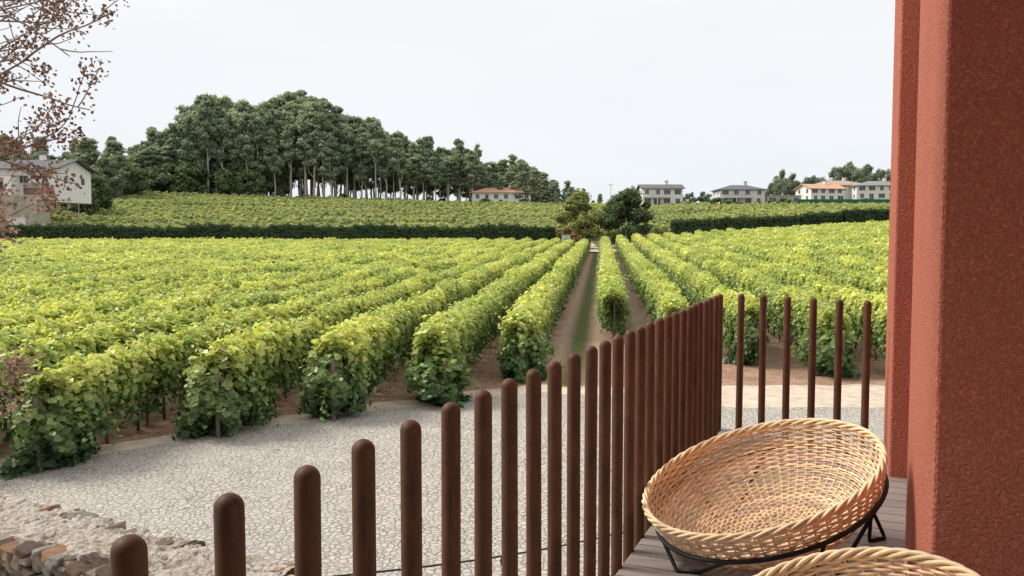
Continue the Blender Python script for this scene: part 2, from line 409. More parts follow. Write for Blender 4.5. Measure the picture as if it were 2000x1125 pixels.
for ring,(yy,step) in enumerate([(267,23),(274,21),(282,20),(292,20),(306,18)]):
    px=215+ring*7
    while px<1185:
        x=(px-1000)/1667*yy
        ty=float(np.interp(px,fx,fy))+random.uniform(-8,36)*(1 if ring else 1.4)+(12 if ring==0 else 0)
        ztop=4.2+(461-ty)/1667*yy; h=ztop-H(x,yy)
        if h>3:
            if px>950 or (px<560 and ring in (1,3)): lib=EF
            elif px<640: lib=EM if ring else EU
            else: lib=EU if ring in (0,1,3) else EM
            put(random.choice(lib),'eucalyptus_tree',x,yy+random.uniform(-3,3),30,h,forest,(1.05 if h>18 else 1.5)*random.uniform(.8,1.2)*(1 if px<700 else .92))
        px+=step*random.uniform(.7,1.3)*(1 if px<700 else 1.15)
us=empty('forest_undergrowth')
for i in range(90):
    px=random.uniform(205,560) if i<66 else random.uniform(560,1120)
    yy=random.uniform(264,285); x=(px-1000)/1667*yy
    hh=random.uniform(6,12) if px<500 else random.uniform(2,4)
    put(random.choice(RB),'shrub',x,yy,9,hh,us,1.0)
lt=empty('tree_belt')
for i in range(60):
    px=random.uniform(-160,255); yy=random.uniform(225,290); x=(px-1000)/1667*yy
    ty=float(np.interp(px,[-160,0,60,150,215,255],[230,250,255,262,255,300]))+random.uniform(0,55)
    h=4.2+(461-ty)/1667*yy-H(x,yy)
    if random.random()<.45: put(random.choice(EF),'tree',x,yy,30,h,lt,1.5)
    else: put(random.choice(BT),'tree',x,yy,13,h*.7,lt,.9)
for px,py0,yy in [(150,335,180),(180,340,185),(165,350,190),(250,320,240),(225,330,235),(270,330,245)]:
    x=(px-1000)/1667*yy; h=4.2+(461-py0)/1667*yy-H(x,yy)
    put(random.choice(RB),'tree',x,yy,9,max(3,h),lt,.9)
rt_=empty('distant_trees')
for px,py0,w in [(1330,380,1),(1345,374,1),(1372,375,1),(1505,358,1),(1515,345,1),(1528,333,1.1),(1545,340,1.1),(1560,350,1),(1578,345,1),(1592,340,1.1),(1604,352,1),(1628,326,1.2),(1643,320,1.2),(1658,318,1.3),(1675,324,1.2),(1692,322,1.2),(1710,332,1.2),(1725,330,1.2),(1745,335,1.2),(1640,345,1),(1780,330,1),(1520,372,1),(1612,360,1),(1570,372,1)]:
    yy=random.uniform(285,330); x=(px-1000)/1667*yy; h=4.2+(461-py0)/1667*yy-H(x,yy)
    put(random.choice(BT),'distant_tree',x,yy,13,h,rt_,.62 if h>9 else 1.1)
for px in range(1310,1740,22):
    yy=random.uniform(240,250); x=(px-1000)/1667*yy; put(random.choice(RB),'garden_shrub',x+random.uniform(-2,2),yy,9,random.uniform(1.8,3.8),rt_,1.1)
T1=tree_mesh(7.4,.14,2.7,20000,.23,(.11,.13,.045),(.42,.45,.15),60,.16,(.10,.08,.06),True,clr=.95)
T2=tree_mesh(7.6,.06,2.9,17000,.22,(.04,.07,.033),(.15,.22,.09),52,.18,(.08,.06,.05),True,clr=.95)
put(T1,'round_tree',9.3,119,7.4,7.9,None,1.0); put(T2,'round_tree',16.2,118,7.6,7.9,None,1.05)
S1=tree_mesh(3,.05,1.5,3500,.16,(.06,.07,.025),(.40,.24,.10),20,.06,(.1,.08,.06),True,clr=.5)
put(S1,'garden_shrub',7.2,112,3,3.2,None,1.0)
put(T1,'garden_shrub',7.7,116,7.4,3.0,None,1.3)

# ------------------------------------------------------------ gate
g=empty('entrance_gate'); mb=MB(); gz=H(12,121)
for x in (10.9,15.0): mb.box(x-.22,x+.22,120.8,121.2,gz-.2,gz+1.9,(.7,.68,.64)); mb.box(x-.28,x+.28,120.74,121.26,gz+1.9,gz+2.0,(.5,.48,.45))
for k in range(15): mb.tube([(11.25+k*.25,121,gz+.15),(11.25+k*.25,121,gz+1.45)],.025,5,(.6,.6,.6))
for z in (.2,.75,1.42): mb.tube([(11.12,121,gz+z),(14.78,121,gz+z)],.04,5,(.65,.65,.65))
mb.obj('gate_leaves_and_pillars',M_attr,g)
mb=MB(); z=H(6.3,107); mb.box(6.3,7.3,107,107.5,z-.1,z+2.3,(.66,.64,.6)); mb.box(6.2,7.4,106.9,107.6,z+2.3,z+2.4,(.45,.43,.4)); mb.box(6.5,7.1,106.96,106.995,z+1.2,z+2.0,(.35,.36,.37)); mb.obj('meter_cabinet',M_attr)
mb=MB()
V=[];F=[]
for i,yy in enumerate(np.arange(106,140,1.0)):
    w=2.2 if yy>112 else 6; c=12.6
    V+=[(c-w,yy,H(12,yy)+.03),(c+w,yy,H(12,yy)+.03)]
    if i: F.append((2*i-2,2*i-1,2*i+1,2*i))
mb.add(V,F); mb.obj('entrance_path',M_sand)

# ------------------------------------------------------------ houses
def house(name,x,y,w,d,h,rh,wallc,roofc,storeys=1,roof='gable_x',ov=.6,zb=None,wins=4,balcony=False,rot=0,chim=True):
    e=empty(name); z=H(x,y)-.3 if zb is None else zb
    M=Matrix.Translation((x,y,z))@Matrix.Rotation(rot,4,'Z')
    def fin(mb,nm,mat): o=mb.obj(nm,mat,e); o.matrix_world=M; return o
    mb=MB(); mb.box(-w/2,w/2,-d/2,d/2,-2.5,h,wallc)
    if roof=='gable_x': mb.add([(-w/2,-d/2,h),(-w/2,d/2,h),(-w/2,0,h+rh*.93),(w/2,-d/2,h),(w/2,d/2,h),(w/2,0,h+rh*.93)],[(0,2,1),(3,4,5),(0,3,5,2),(1,2,5,4)],wallc)
    fin(mb,'walls',M_attr)
    mb=MB(); W=w/2+ov; D=d/2+ov; t=.18; hh=h-.08
    if roof=='hip':
        rx=max(.2,W-D*.95); b0=[(-W,-D),(W,-D),(W,D),(-W,D)]
        v=[(a,b_,hh) for a,b_ in b0]+[(a,b_,hh+t) for a,b_ in b0]+[(-rx,0,hh+rh+t),(rx,0,hh+rh+t)]
        f=[(3,2,1,0),(0,1,5,4),(1,2,6,5),(2,3,7,6),(3,0,4,7),(4,5,9,8),(5,6,9),(6,7,8,9),(7,4,8)]
        mb.add(v,f,roofc)
    elif roof=='gable_x':
        v=[];
        for xx in (-W,W): v+=[(xx,-D,hh),(xx,0,hh+rh),(xx,D,hh),(xx,D,hh+t),(xx,0,hh+rh+t),(xx,-D,hh+t)]
        f=[(0,1,4,5),(1,2,3,4),(6,11,10,7),(7,10,9,8),(0,6,7,1),(1,7,8,2),(5,4,10,11),(4,3,9,10),(0,5,11,6),(2,8,9,3)]
        mb.add(v,f,roofc)
    else: mb.box(-W,W,-D,D,h+.01,h+.25,roofc)
    fin(mb,'roof',M_attr)
    if chim:
        mb=MB(); mb.box(w*.12,w*.12+.9,-.4,.4,h,h+rh+1.0,wallc); mb.box(w*.12-.1,w*.12+1.0,-.5,.5,h+rh+1.0,h+rh+1.15,(.3,.25,.22)); fin(mb,'chimney',M_attr)
    sh=h/storeys; mb=MB(); mf=MB()
    for s in range(storeys):
        for i in range(wins):
            cx=-w/2+w*(i+.5)/wins+random.uniform(-.2,.2); dr=(i==1 and s==0)
            ww=random.choice([.5,.6,.9]) if w>8 else .45
            z0=s*sh+(.1 if dr else .9); z1=s*sh+2.15
            mb.box(cx-ww,cx+ww,-d/2-.04,-d/2+.02,z0,z1); mf.box(cx-ww-.1,cx+ww+.1,-d/2-.10,-d/2-.005,z1,z1+.1,(.6,.58,.55)); mf.box(cx-ww-.1,cx+ww+.1,-d/2-.10,-d/2-.005,z0-.08,z0,(.6,.58,.55))
            mf.box(cx-.03,cx+.03,-d/2-.07,-d/2-.041,z0,z1,(.6,.6,.6))
        for i in range(2):
            cy=-d/4+i*d/2; mb.box(-w/2-.04,-w/2+.02,cy-.5,cy+.5,s*sh+.9,s*sh+2.1); mb.box(w/2-.02,w/2+.04,cy-.5,cy+.5,s*sh+.9,s*sh+2.1)
    fin(mb,'windows',M_glass); fin(mf,'window_frames',M_attr)
    if balcony:
        mb=MB(); mb.box(-w/2-.02,w*.2,-d/2-1.5,-d/2-.02,sh-.15,sh+.05,(.55,.53,.5))
        for i in range(int(w*.7/.35)): xx=-w/2+.1+i*.35; mb.box(xx-.02,xx+.02,-d/2-1.48,-d/2-1.44,sh+.05,sh+1.0,(.25,.25,.27))
        mb.box(-w/2,w*.2,-d/2-1.5,-d/2-1.42,sh+1.0,sh+1.06,(.25,.25,.27))
        for xx in (-w/2+.2,-w*.15,w*.2-.2): mb.box(xx-.12,xx+.12,-d/2-1.4,-d/2-1.15,-1,sh-.15,wallc)
        fin(mb,'balcony',M_attr)
    return e
W_=(.78,.76,.72); OR=(.55,.31,.21)
house('tile_roof_house',-3.2,268,18,9,2.7,1.6,W_,OR,1,'hip',.7,wins=6,zb=14.9)
house('white_house',43.5,252,11.5,9,5.0,1.4,W_,(.15,.14,.14),2,'gable_x',.7,wins=4,balcony=True,zb=12.9)
house('gray_roof_house',66.5,252,13,9,4.6,1.5,(.68,.66,.62),(.13,.14,.17),2,'hip',.6,wins=4,balcony=True,zb=13.0)
house('garage_building',79.5,254,10,7,2.6,.3,(.5,.46,.42),(.4,.38,.36),1,'flat',.2,wins=3,zb=13.3,chim=False)
house('terracotta_roof_house',94,262,11,9,4.2,1.6,W_,(.58,.33,.22),2,'gable_x',.6,wins=4,zb=14.2,rot=.2)
house('villa_house',104,275,16,10,5.0,1.7,(.7,.65,.58),(.42,.31,.25),2,'hip',.6,wins=5,zb=15.2)
house('villa_house',114,268,15,10,4.6,1.6,W_,(.25,.24,.24),2,'hip',.6,wins=5,zb=15.1,rot=-.1)
e=house('modern_white_house',-88.5,158,17,10,3.3,2.0,(.84,.83,.81),(.11,.11,.12),1,'gable_x',1.0,wins=4,zb=12.8,rot=-.12,chim=True)
mb=MB(); mb.box(-8.6,1.5,-7.2,-5.02,-2.5,2.0,(.84,.83,.81)); mb.box(-8.7,1.6,-7.3,-5.02,2.0,2.2,(.6,.58,.55)); mb.box(2.5,7.5,-5.6,-5.02,-1.2,-.1,(.25,.13,.10)); mb.box(2.5,7.5,-5.7,-5.6,-.1,.8,(.35,.34,.33))
for xx in (-6.5,-3.5,-.8): mb.box(xx-.7,xx+.7,-7.24,-7.19,-.6,1.3,(.06,.07,.08))
o=mb.obj('terrace_wing',M_attr,e); o.matrix_world=Matrix.Translation((-88.5,158,12.8))@Matrix.Rotation(-.12,4,'Z')
M_stone=simple('far_stone',(.42,.37,.30),.95,.35,1.2,.8,.1,bs=5)
def poly_wall(name,pts,z0,z1,t,mat):
    mb=MB()
    for (a,b_) in zip(pts[:-1],pts[1:]):
        d=Vector((b_[0]-a[0],b_[1]-a[1],0)); n=Vector((-d.y,d.x,0)).normalized()*t/2
        za,zb_=z0(a) if callable(z0) else z0, z0(b_) if callable(z0) else z0
        ta,tb=z1(a) if callable(z1) else z1, z1(b_) if callable(z1) else z1
        q=[(a[0]-n.x,a[1]-n.y),(b_[0]-n.x,b_[1]-n.y),(b_[0]+n.x,b_[1]+n.y),(a[0]+n.x,a[1]+n.y)]
        zz=[za,zb_,zb_,za]; tt=[ta,tb,tb,ta]
        v=[(p[0],p[1],z) for p,z in zip(q,zz)]+[(p[0],p[1],z) for p,z in zip(q,tt)]
        mb.add(v,[(3,2,1,0),(4,5,6,7),(0,1,5,4),(1,2,6,5),(2,3,7,6),(3,0,4,7)])
    return mb.obj(name,mat)
poly_wall('retaining_stone_wall',[(-115,137),(-77,139),(-79,146)],4,lambda p:10.9,.5,M_stone)
poly_wall('stone_garden_wall',[(-110,128),(-74,130)],2,7.0,.4,M_white)
M_brick=simple('brown_wall',(.34,.20,.15),.9,.2,1)
poly_wall('boundary_wall',[(-79,146),(-85,158),(-94,178),(-104,202)],4,lambda p:H(p[0]+3,p[1])+1.6,.35,M_brick)
mb=MB(); V=[];F=[]
for i,yy in enumerate(np.linspace(122,225,50)):
    x=fieldL(yy)-.5; V+=[(x-3.5,yy,H(x-3.5,yy)+.08),(x,yy,H(x,yy)+.08)]
    if i: F.append((2*i-2,2*i-1,2*i+1,2*i))
mb.add(V,F); mb.obj('concrete_ramp',simple('concrete',(.5,.45,.37),.9,.2,.5))
ge=empty('garden_shrubs')
for i in range(16): 
    x=random.uniform(-100,-76); put(random.choice(RB),'garden_shrub',x,random.uniform(132,136),9,random.uniform(1.0,2.6),ge,1.1,.4)
for i in range(5):
    put(random.choice(RB),'garden_shrub',random.uniform(-100,-80),random.uniform(142,147),9,random.uniform(1.0,2.0),ge,1.1,.3)
M_green=simple('green_fence',(.02,.13,.07),.7,.2,2)
poly_wall('green_mesh_fence',[(79,237),(124,239)],9,lambda p:H(p[0],p[1])+3.2,.1,M_green)
poly_wall('white_garden_wall',[(34,243),(60,244)],9,lambda p:H(p[0],p[1])+1.9,.2,M_white)
def pole(x,y,h,r=.12,arm=True):
    mb=MB(); z=H(x,y); mb.tube([(x,y,z-.2),(x,y,z+h)],[r,r*.6],7,(.33,.31,.29))
    if arm:
        mb.box(x-.7,x+.7,y-.06,y+.06,z+h-.5,z+h-.38,(.3,.28,.26))
        for k in (-.6,0,.6): mb.tube([(x+k,y,z+h-.38),(x+k,y,z+h-.2)],.05,5,(.5,.45,.4))
    mb.obj('utility_pole',M_attr)
for px,yy,h in [(188,200,8.5),(425,262,8),(157,140,6),(693,165,7),(716,190,6.5),(1660,240,10),(1192,262,8)]:
    pole((px-1000)/1667*yy,yy,h,.10,h>7.5)

# ------------------------------------------------------------ terrace deck
ZC=4.2; ZD=2.6
dv=np.array([.378,.926]); pv=np.array([.926,-.378]); O=np.array([-1.1446,0.0])
def clip(poly,n,c):
    out=[]
    for i in range(len(poly)):
        a=poly[i];b_=poly[(i+1)%len(poly)]; da=np.dot(a,n)-c; db=np.dot(b_,n)-c
        if da<=0: out.append(a)
        if da*db<0: out.append(a+(b_-a)*(da/(da-db)))
    return out
ne=np.array([.735,.679]); ce=ne@np.array([1.86,6.96])
m,nt,b=newmat('deck_boards')
tcn=nt.nodes.new('ShaderNodeTexCoord').outputs['Object']
mp=nt.nodes.new('ShaderNodeMapping'); mp.inputs['Rotation'].default_value=(0,0,math.atan2(.378,.926)); mp.inputs['Scale'].default_value=(2,60,2)
nt.links.new(tcn,mp.inputs[0])
a=nt.nodes.new('ShaderNodeVertexColor'); a.layer_name='Col'
gc=mixc(nt,ramp(nt,noise(nt,1.5,5,.6,mp.outputs[0]),.3,.7),(.19,.16,.145),(.31,.265,.24))
nt.links.new(mixc(nt,1.0,gc,a.outputs[0],'MULTIPLY'),b.inputs['Base Color']); b.inputs['Roughness'].default_value=.6
bump(nt,b,noise(nt,1.5,5,.6,mp.outputs[0]),.4,.003)
deck=empty('terrace_deck'); mb=MB(); s=-2.0
while s<8.6:
    poly=[O+dv*s+pv*.02,O+dv*s+pv*5.5,O+dv*(s+.138)+pv*5.5,O+dv*(s+.138)+pv*.02]
    poly=clip(poly,ne,ce)
    if len(poly)>2: mb.prism([tuple(p) for p in poly],ZD-.028,ZD,(1,1,1)*np.array(random.uniform(.85,1.12)))
    s+=.146
mb.obj('boards',m,deck)
mb=MB(); base=[O+dv*-2+pv*.04,O+dv*-2+pv*5.4,O+dv*8.6+pv*5.4,O+dv*8.6+pv*.04]; base=clip(base,ne,ce-.02)
mb.prism([tuple(p) for p in base],ZD-.3,ZD-.034,(.03,.028,.026)); mb.obj('joists',M_attr,deck)

m,nt,b=newmat('rust_brown_steel')
tcn=nt.nodes.new('ShaderNodeTexCoord').outputs['Object']
mp=nt.nodes.new('ShaderNodeMapping'); mp.inputs['Scale'].default_value=(1,1,.12); nt.links.new(tcn,mp.inputs[0])
f=noise(nt,9,6,.7); f2=noise(nt,70,3,.6); f3=noise(nt,40,5,.7,mp.outputs[0])
cc=mixc(nt,ramp(nt,f,.35,.7),(.078,.036,.020),(.150,.066,.034))
cc=mixc(nt,ramp(nt,f2,.45,.75),cc,(.12,.056,.032))
cc=mixc(nt,ramp(nt,f3,.5,.72),cc,(.055,.031,.02))
nt.links.new(cc,b.inputs['Base Color']); b.inputs['Roughness'].default_value=.6; b.inputs['Specular IOR Level'].default_value=.25
bump(nt,b,f2,.2,.002); M_post=m
def post(mb,x,y,zt,r=.0275,zb=2.25):
    prof=[(zb,r)]+[(z,r) for z in np.linspace(zb+.05,zt-r,6)]
    for a in np.linspace(0,math.pi/2,7)[1:]: prof.append((zt-r+r*math.sin(a),max(.0004,r*math.cos(a))))
    n=24; V=[];F=[]; lx,ly=random.gauss(0,.003),random.gauss(0,.003)
    for z,rr in prof:
        for k in range(n): V.append((x+lx*(z-zb)+rr*math.cos(2*math.pi*k/n),y+ly*(z-zb)+rr*math.sin(2*math.pi*k/n),z))
    for i in range(len(prof)-1):
        for k in range(n): F.append((i*n+k,i*n+(k+1)%n,(i+1)*n+(k+1)%n,(i+1)*n+k))
    F.append(tuple((len(prof)-1)*n+k for k in range(n)))
    mb.add(V,F)
rail=empty('railing'); mb=MB()
for k in range(-5,27):
    y=1.54+.209*k; post(mb,.408*y-1.1446,y,3.73+random.gauss(0,.002))
for j in range(0,7): post(mb,1.88+.144*j,7.0-.156*j,3.73)
mb.obj('posts',M_post,rail,smooth=True)
mb=MB()
mb.prism([tuple(p) for p in [O+dv*-2-pv*.045,O+dv*-2+pv*.015,O+dv*7.5+pv*.015,O+dv*7.5-pv*.045]],2.2,2.5)
mb.obj('edge_plate',M_post,rail)

cab=empty('power_cable'); mb=MB()
A=np.array([-1.65,6.0,1.72]); B_=np.array([1.35,9.6,.82]); t=np.linspace(0,1,24)[:,None]
P=A+(B_-A)*t; P[:,2]-=.06*np.sin(np.pi*t[:,0]); mb.tube(P,.009,6)
for k in (4,12): mb.tube([P[k],P[k]-[0,0,.05],P[k]-[0,0,.09]],[.02,.03,.02],8)
mb.obj('cable',M_black,cab)

# ------------------------------------------------------------ building
m,nt,b=newmat('terracotta_stucco')
tcn=nt.nodes.new('ShaderNodeTexCoord').outputs['Object']
c1=mixc(nt,ramp(nt,noise(nt,1.3,5,.6,tcn),.3,.7),(.52,.17,.11),(.60,.215,.14))
c1=mixc(nt,ramp(nt,noise(nt,60,4,.6,tcn),.35,.75),c1,(.46,.14,.09))
nt.links.new(c1,b.inputs['Base Color']); b.inputs['Roughness'].default_value=.92; b.inputs['Specular IOR Level'].default_value=.15
bump(nt,b,ramp(nt,noise(nt,75,5,.55,tcn),.42,.62),.9,.009); M_st=m
bld=empty('terracotta_building')
def blk(nm,corner,l,w,z0,z1):
    c=np.array(corner); mb=MB(); mb.prism([tuple(p) for p in [c,c+pv*w,c+pv*w+dv*l,c+dv*l]],z0,z1)
    o=mb.obj(nm,M_st,bld); bv=o.modifiers.new('bev','BEVEL'); bv.width=.012; bv.segments=2; return o
blk('near_pillar',(1.455,2.90),1.62,1.6,0,8.5)
blk('far_pillar',(2.51,5.60),1.35,1.8,0,8.5)
blk('recessed_wall',np.array((1.455,2.90))+dv*1.6+pv*.5,1.4,.4,0,8.5)
c=np.array((1.304,2.60))
blk('unseen_shade_roof',c-dv*5-pv*2.6,5.2,6.0,6.3,6.7)  # unseen overhang, added to darken the camera-facing pillar sides
blk('unseen_rear_wall',c-dv*5.2-pv*3.2,.25,6.6,0,6.29)  # behind the camera, out of view; added with the roof to darken the terrace

# ------------------------------------------------------------ stone wall (lower left)
def stone_wall():
    e=empty('dry_stone_wall'); a=np.array([-7.4,10.5]); w=np.array([.87,-.49]); nrm=np.array([-.49,-.87]); Lw=6.3; T=.8; Zt=1.22
    import bmesh
    bm=bmesh.new(); bmesh.ops.create_icosphere(bm,subdivisions=3,radius=1); bv=np.array([v.co[:] for v in bm.verts]); bf=[tuple(v.index for v in f.verts) for f in bm.faces]; bm.free()
    bv=np.sign(bv)*np.abs(bv)**.38
    mb=MB()
    def stone(cx,cz,sx,sz,sy,side,rot=.3):
        base=a+w*cx+(nrm*(T-.03) if side else nrm*.03)
        sh=rng.normal(0,.3,3)
        v=bv.copy(); v[:,0]*=(1+sh[0]*v[:,2]); v[:,2]*=(1+sh[1]*v[:,0]); v=v*np.array([sx,sy,sz])
        v[:,1]+=.04*v[:,0]*rng.normal()*3
        nz=np.array([mnoise.noise(Vector(tuple(q*16+cx*7))) for q in v])
        v=v*(1+.28*nz[:,None])
        an=rng.normal(0,rot); vx=v[:,0]*math.cos(an)-v[:,2]*math.sin(an); vz=v[:,0]*math.sin(an)+v[:,2]*math.cos(an)
        yo=rng.uniform(-.035,.035)
        P=np.stack([base[0]+w[0]*vx+nrm[0]*(v[:,1]+yo),base[1]+w[1]*vx+nrm[1]*(v[:,1]+yo),cz+vz],1)
        c=np.array([(.27,.18,.12),(.34,.28,.21),(.18,.13,.10),(.34,.20,.115),(.42,.37,.31),(.30,.27,.23)][rng.integers(6)])*rng.uniform(.65,1.15)
        mb.add(P,bf,c)
    z=.45
    while z<Zt-.03:
        hh=rng.uniform(.07,.14); x=0
        if z+hh>Zt-.0: hh=Zt-z
        while x<Lw:
            l=rng.uniform(.06,.24); q=rng.uniform(.6,1.5)
            stone(x+l/2,z+hh/2+rng.uniform(-.035,.02),l/2,hh/2*q,.12,1); x+=l*.95
        z+=hh*.9
    for i in range(60):
        x=rng.uniform(0,Lw); stone(x,Zt-.02,rng.uniform(.05,.13),rng.uniform(.03,.05),.12,rng.random()<.6)
    mb.obj('stones',simple('wall_stone',(1,1,1),.95,.35,25,.8,.02,attr=True),e)
    mb=MB(); nxx,nyy=260,40; V=[]
    for j in range(nyy):
        for i in range(nxx):
            x=Lw*i/(nxx-1); t_=T*j/(nyy-1)
            ed=min(t_,T-t_)/T
            wob=.16*mnoise.noise(Vector((x*2.5,0 if j<nyy/2 else 9,0)))+.08*mnoise.noise(Vector((x*9,0 if j<nyy/2 else 9,0)))
            wt=max(0,1-ed*5)
            p=a+w*x+nrm*(t_*1.02-.04+wob*wt)
            vd=mnoise.voronoi(Vector((x*5.5,t_*5.5,0)))[0]
            zz=Zt+.02+.06*mnoise.noise(Vector((x*2.4,t_*4,1)))+.06*min(.6,vd[1]-vd[0])+.02*mnoise.noise(Vector((x*25,t_*25,4)))-(.09 if ed<.03 else 0)
            V.append((p[0],p[1],zz))
    F=[(j*nxx+i,(j+1)*nxx+i,(j+1)*nxx+i+1,j*nxx+i+1) for j in range(nyy-1) for i in range(nxx-1)]
    mb.add(V,F)
    m,nt,b=newmat('mortar_cap'); tcn=nt.nodes.new('ShaderNodeTexCoord').outputs['Object']
    vv=nt.nodes.new('ShaderNodeTexVoronoi'); vv.inputs['Scale'].default_value=7; nt.links.new(tcn,vv.inputs['Vector'])
    sc_=nt.nodes.new('ShaderNodeSeparateColor'); nt.links.new(vv.outputs['Color'],sc_.inputs[0])
    c0=mixc(nt,sc_.outputs[0],(.26,.20,.15),(.46,.41,.34)); c0=mixc(nt,ramp(nt,noise(nt,3.5,6,.7,tcn),.38,.55),c0,(.50,.45,.39))
    c0=mixc(nt,ramp(nt,noise(nt,18,6,.75,tcn),.38,.5),(.17,.135,.11),c0)
    c0=mixc(nt,ramp(nt,noise(nt,2.2,6,.7,tcn),.56,.64),c0,(.28,.19,.135))
    nt.links.new(c0,b.inputs['Base Color']); b.inputs['Roughness'].default_value=.95; bump(nt,b,noise(nt,25,6,.7,tcn),.9,.03)
    mb.obj('mortar_top',m,e)
    mb=MB(); q=[a+nrm*.06,a+w*Lw+nrm*.06,a+w*Lw+nrm*(T-.06),a+nrm*(T-.06)]; mb.prism([tuple(p) for p in q],-.2,Zt-.08,(.07,.055,.042)); mb.obj('core',M_attr,e)
stone_wall()

# ------------------------------------------------------------ wicker chairs
M_wick=simple('wicker',(.84,.64,.42),.5,.15,30,attr=True,spec=.4)
def chair(C,nv,feet,R=.60,D=.37):
    e=empty('wicker_chair'); n=Vector(nv).normalized(); q=n.to_track_quat('Z','Y'); C=Vector(C)
    Rm=np.array(q.to_matrix()); Cn=np.array(C)
    def T(P): return (np.asarray(P)@Rm.T)+Cn
    mb=MB(); NS=60
    def prof(s):
        a=math.pi/2*(1-s)
        return R*math.sin(a)**.9, -D*math.cos(a)**1.15
    S=np.linspace(0,1,400); RZ=np.array([prof(s) for s in S]); dl=np.r_[0,np.cumsum(np.linalg.norm(np.diff(RZ,axis=0),axis=1))]
    tot=dl[-1]; sp_=.0135; nr=int(tot/sp_)
    for i in range(1,nr-1):
        s=np.interp(i*sp_,dl,S); r,z=prof(s)
        if r<.04: break
        ns=NS if r>.2 else NS//2
        m_=ns*4; th=np.linspace(0,2*np.pi,m_,endpoint=False)
        off=.006*np.cos(th*ns/2+ (np.pi if i%2 else 0))
        r2,z2=prof(min(1,s+.01)); tx,tz=r2-r,z2-z; l=math.hypot(tx,tz); nxp,nzp=-tz/l,tx/l
        rr=r+off*nxp; zz=z+off*nzp+rng.normal(0,.0014)
        P=np.stack([rr*np.cos(th),rr*np.sin(th),zz+.0018*np.sin(th*7+i)+.0012*np.sin(th*3+2.2*i)],1)
        base=np.array([1,rng.uniform(.93,1.03),rng.uniform(.85,1.08)])*rng.uniform(.66,1.15)
        vc=base[None,:]*(1+.12*np.sin(th*2+rng.uniform(0,6))+.10*np.sin(th*5+rng.uniform(0,6)))[:,None]
        mb.tube(T(P),.0058,5,np.repeat(vc,5,axis=0),closed=True)
    for k in range(NS):
        th=2*math.pi*(k+.25)/NS; send=.97 if k%2==0 else .78
        P=[(prof(s)[0]*math.cos(th),prof(s)[0]*math.sin(th),prof(s)[1]) for s in np.linspace(0,send,22)]
        mb.tube(T(P),.0048,5,np.array([1,1,1])*rng.uniform(.8,1.1))
    mb.obj('woven_bowl',M_wick,e,smooth=True)
    mb=MB(); th=np.linspace(0,2*np.pi,420,endpoint=False)
    for k in range(4):
        ph=2*np.pi*k/4+th*13+.3*np.sin(th*5)
        r=R+.004+.010*np.cos(ph); z=.004+.014*np.sin(ph)
        mb.tube(T(np.stack([r*np.cos(th),r*np.sin(th),z],1)),.0078,6,np.array([1,1,.95])*rng.uniform(.8,1.1),closed=True)
    mb.obj('braided_rim',M_wick,e,smooth=True)
    mb=MB(); zr=-.13; rr=next(r for r,z in [prof(s) for s in S] if z<zr)+.028
    th=np.linspace(0,2*np.pi,96,endpoint=False)
    ring=T(np.stack([rr*np.cos(th),rr*np.sin(th),0*th+zr],1)); mb.tube(ring,.012,8,closed=True)
    tt=T([[ (R+.018)*c_,(R+.018)*s_,-.04] for c_,s_ in [(math.cos(x),math.sin(x)) for x in th]])
    for fx_,fy_,up,sx_,sy_ in feet:
        foot=np.array([fx_,fy_,ZD+.010]); dirp=foot[:2]-Cn[:2]; dirp/=np.linalg.norm(dirp)
        i0=int(np.argmax((ring[:,:2]-Cn[:2])@dirp))
        src=tt if up else ring; w_=4 if up else 6
        pa=src[(i0-w_)%96]; pb=src[(i0+w_)%96]
        side=np.array([sx_,sy_,0])
        f1=foot-side; f2=foot+side
        if (pa-foot)@side>0: f1,f2=f2,f1
        mb.tube([pa,f1+(pa-f1)*.04,f1,f2,f2+(pb-f2)*.04,pb],.010,8)
        if up:
            h1=f1+(pa-f1)*.35;h2=f2+(pb-f2)*.35; mb.tube([h1,ring[(i0-6)%96]],.008,6); mb.tube([h2,ring[(i0+6)%96]],.008,6)
    mb.obj('steel_frame',M_black,e,smooth=True)
chair((1.235,4.2,3.01),(-.326,-.094,.94),[(1.92,4.40,1,.05,.02),(.84,3.97,0,.055,-.01),(1.2,4.72,0,.05,0),(1.44,3.86,0,.05,0)],R=.585)
chair((.93,2.42,2.985),(-.43,-.10,1),[(1.25,2.55,1,.03,.04),(.58,2.3,0,.05,0),(.88,2.85,0,.05,0),(1.0,2.05,0,.05,0)],R=.485,D=.33)

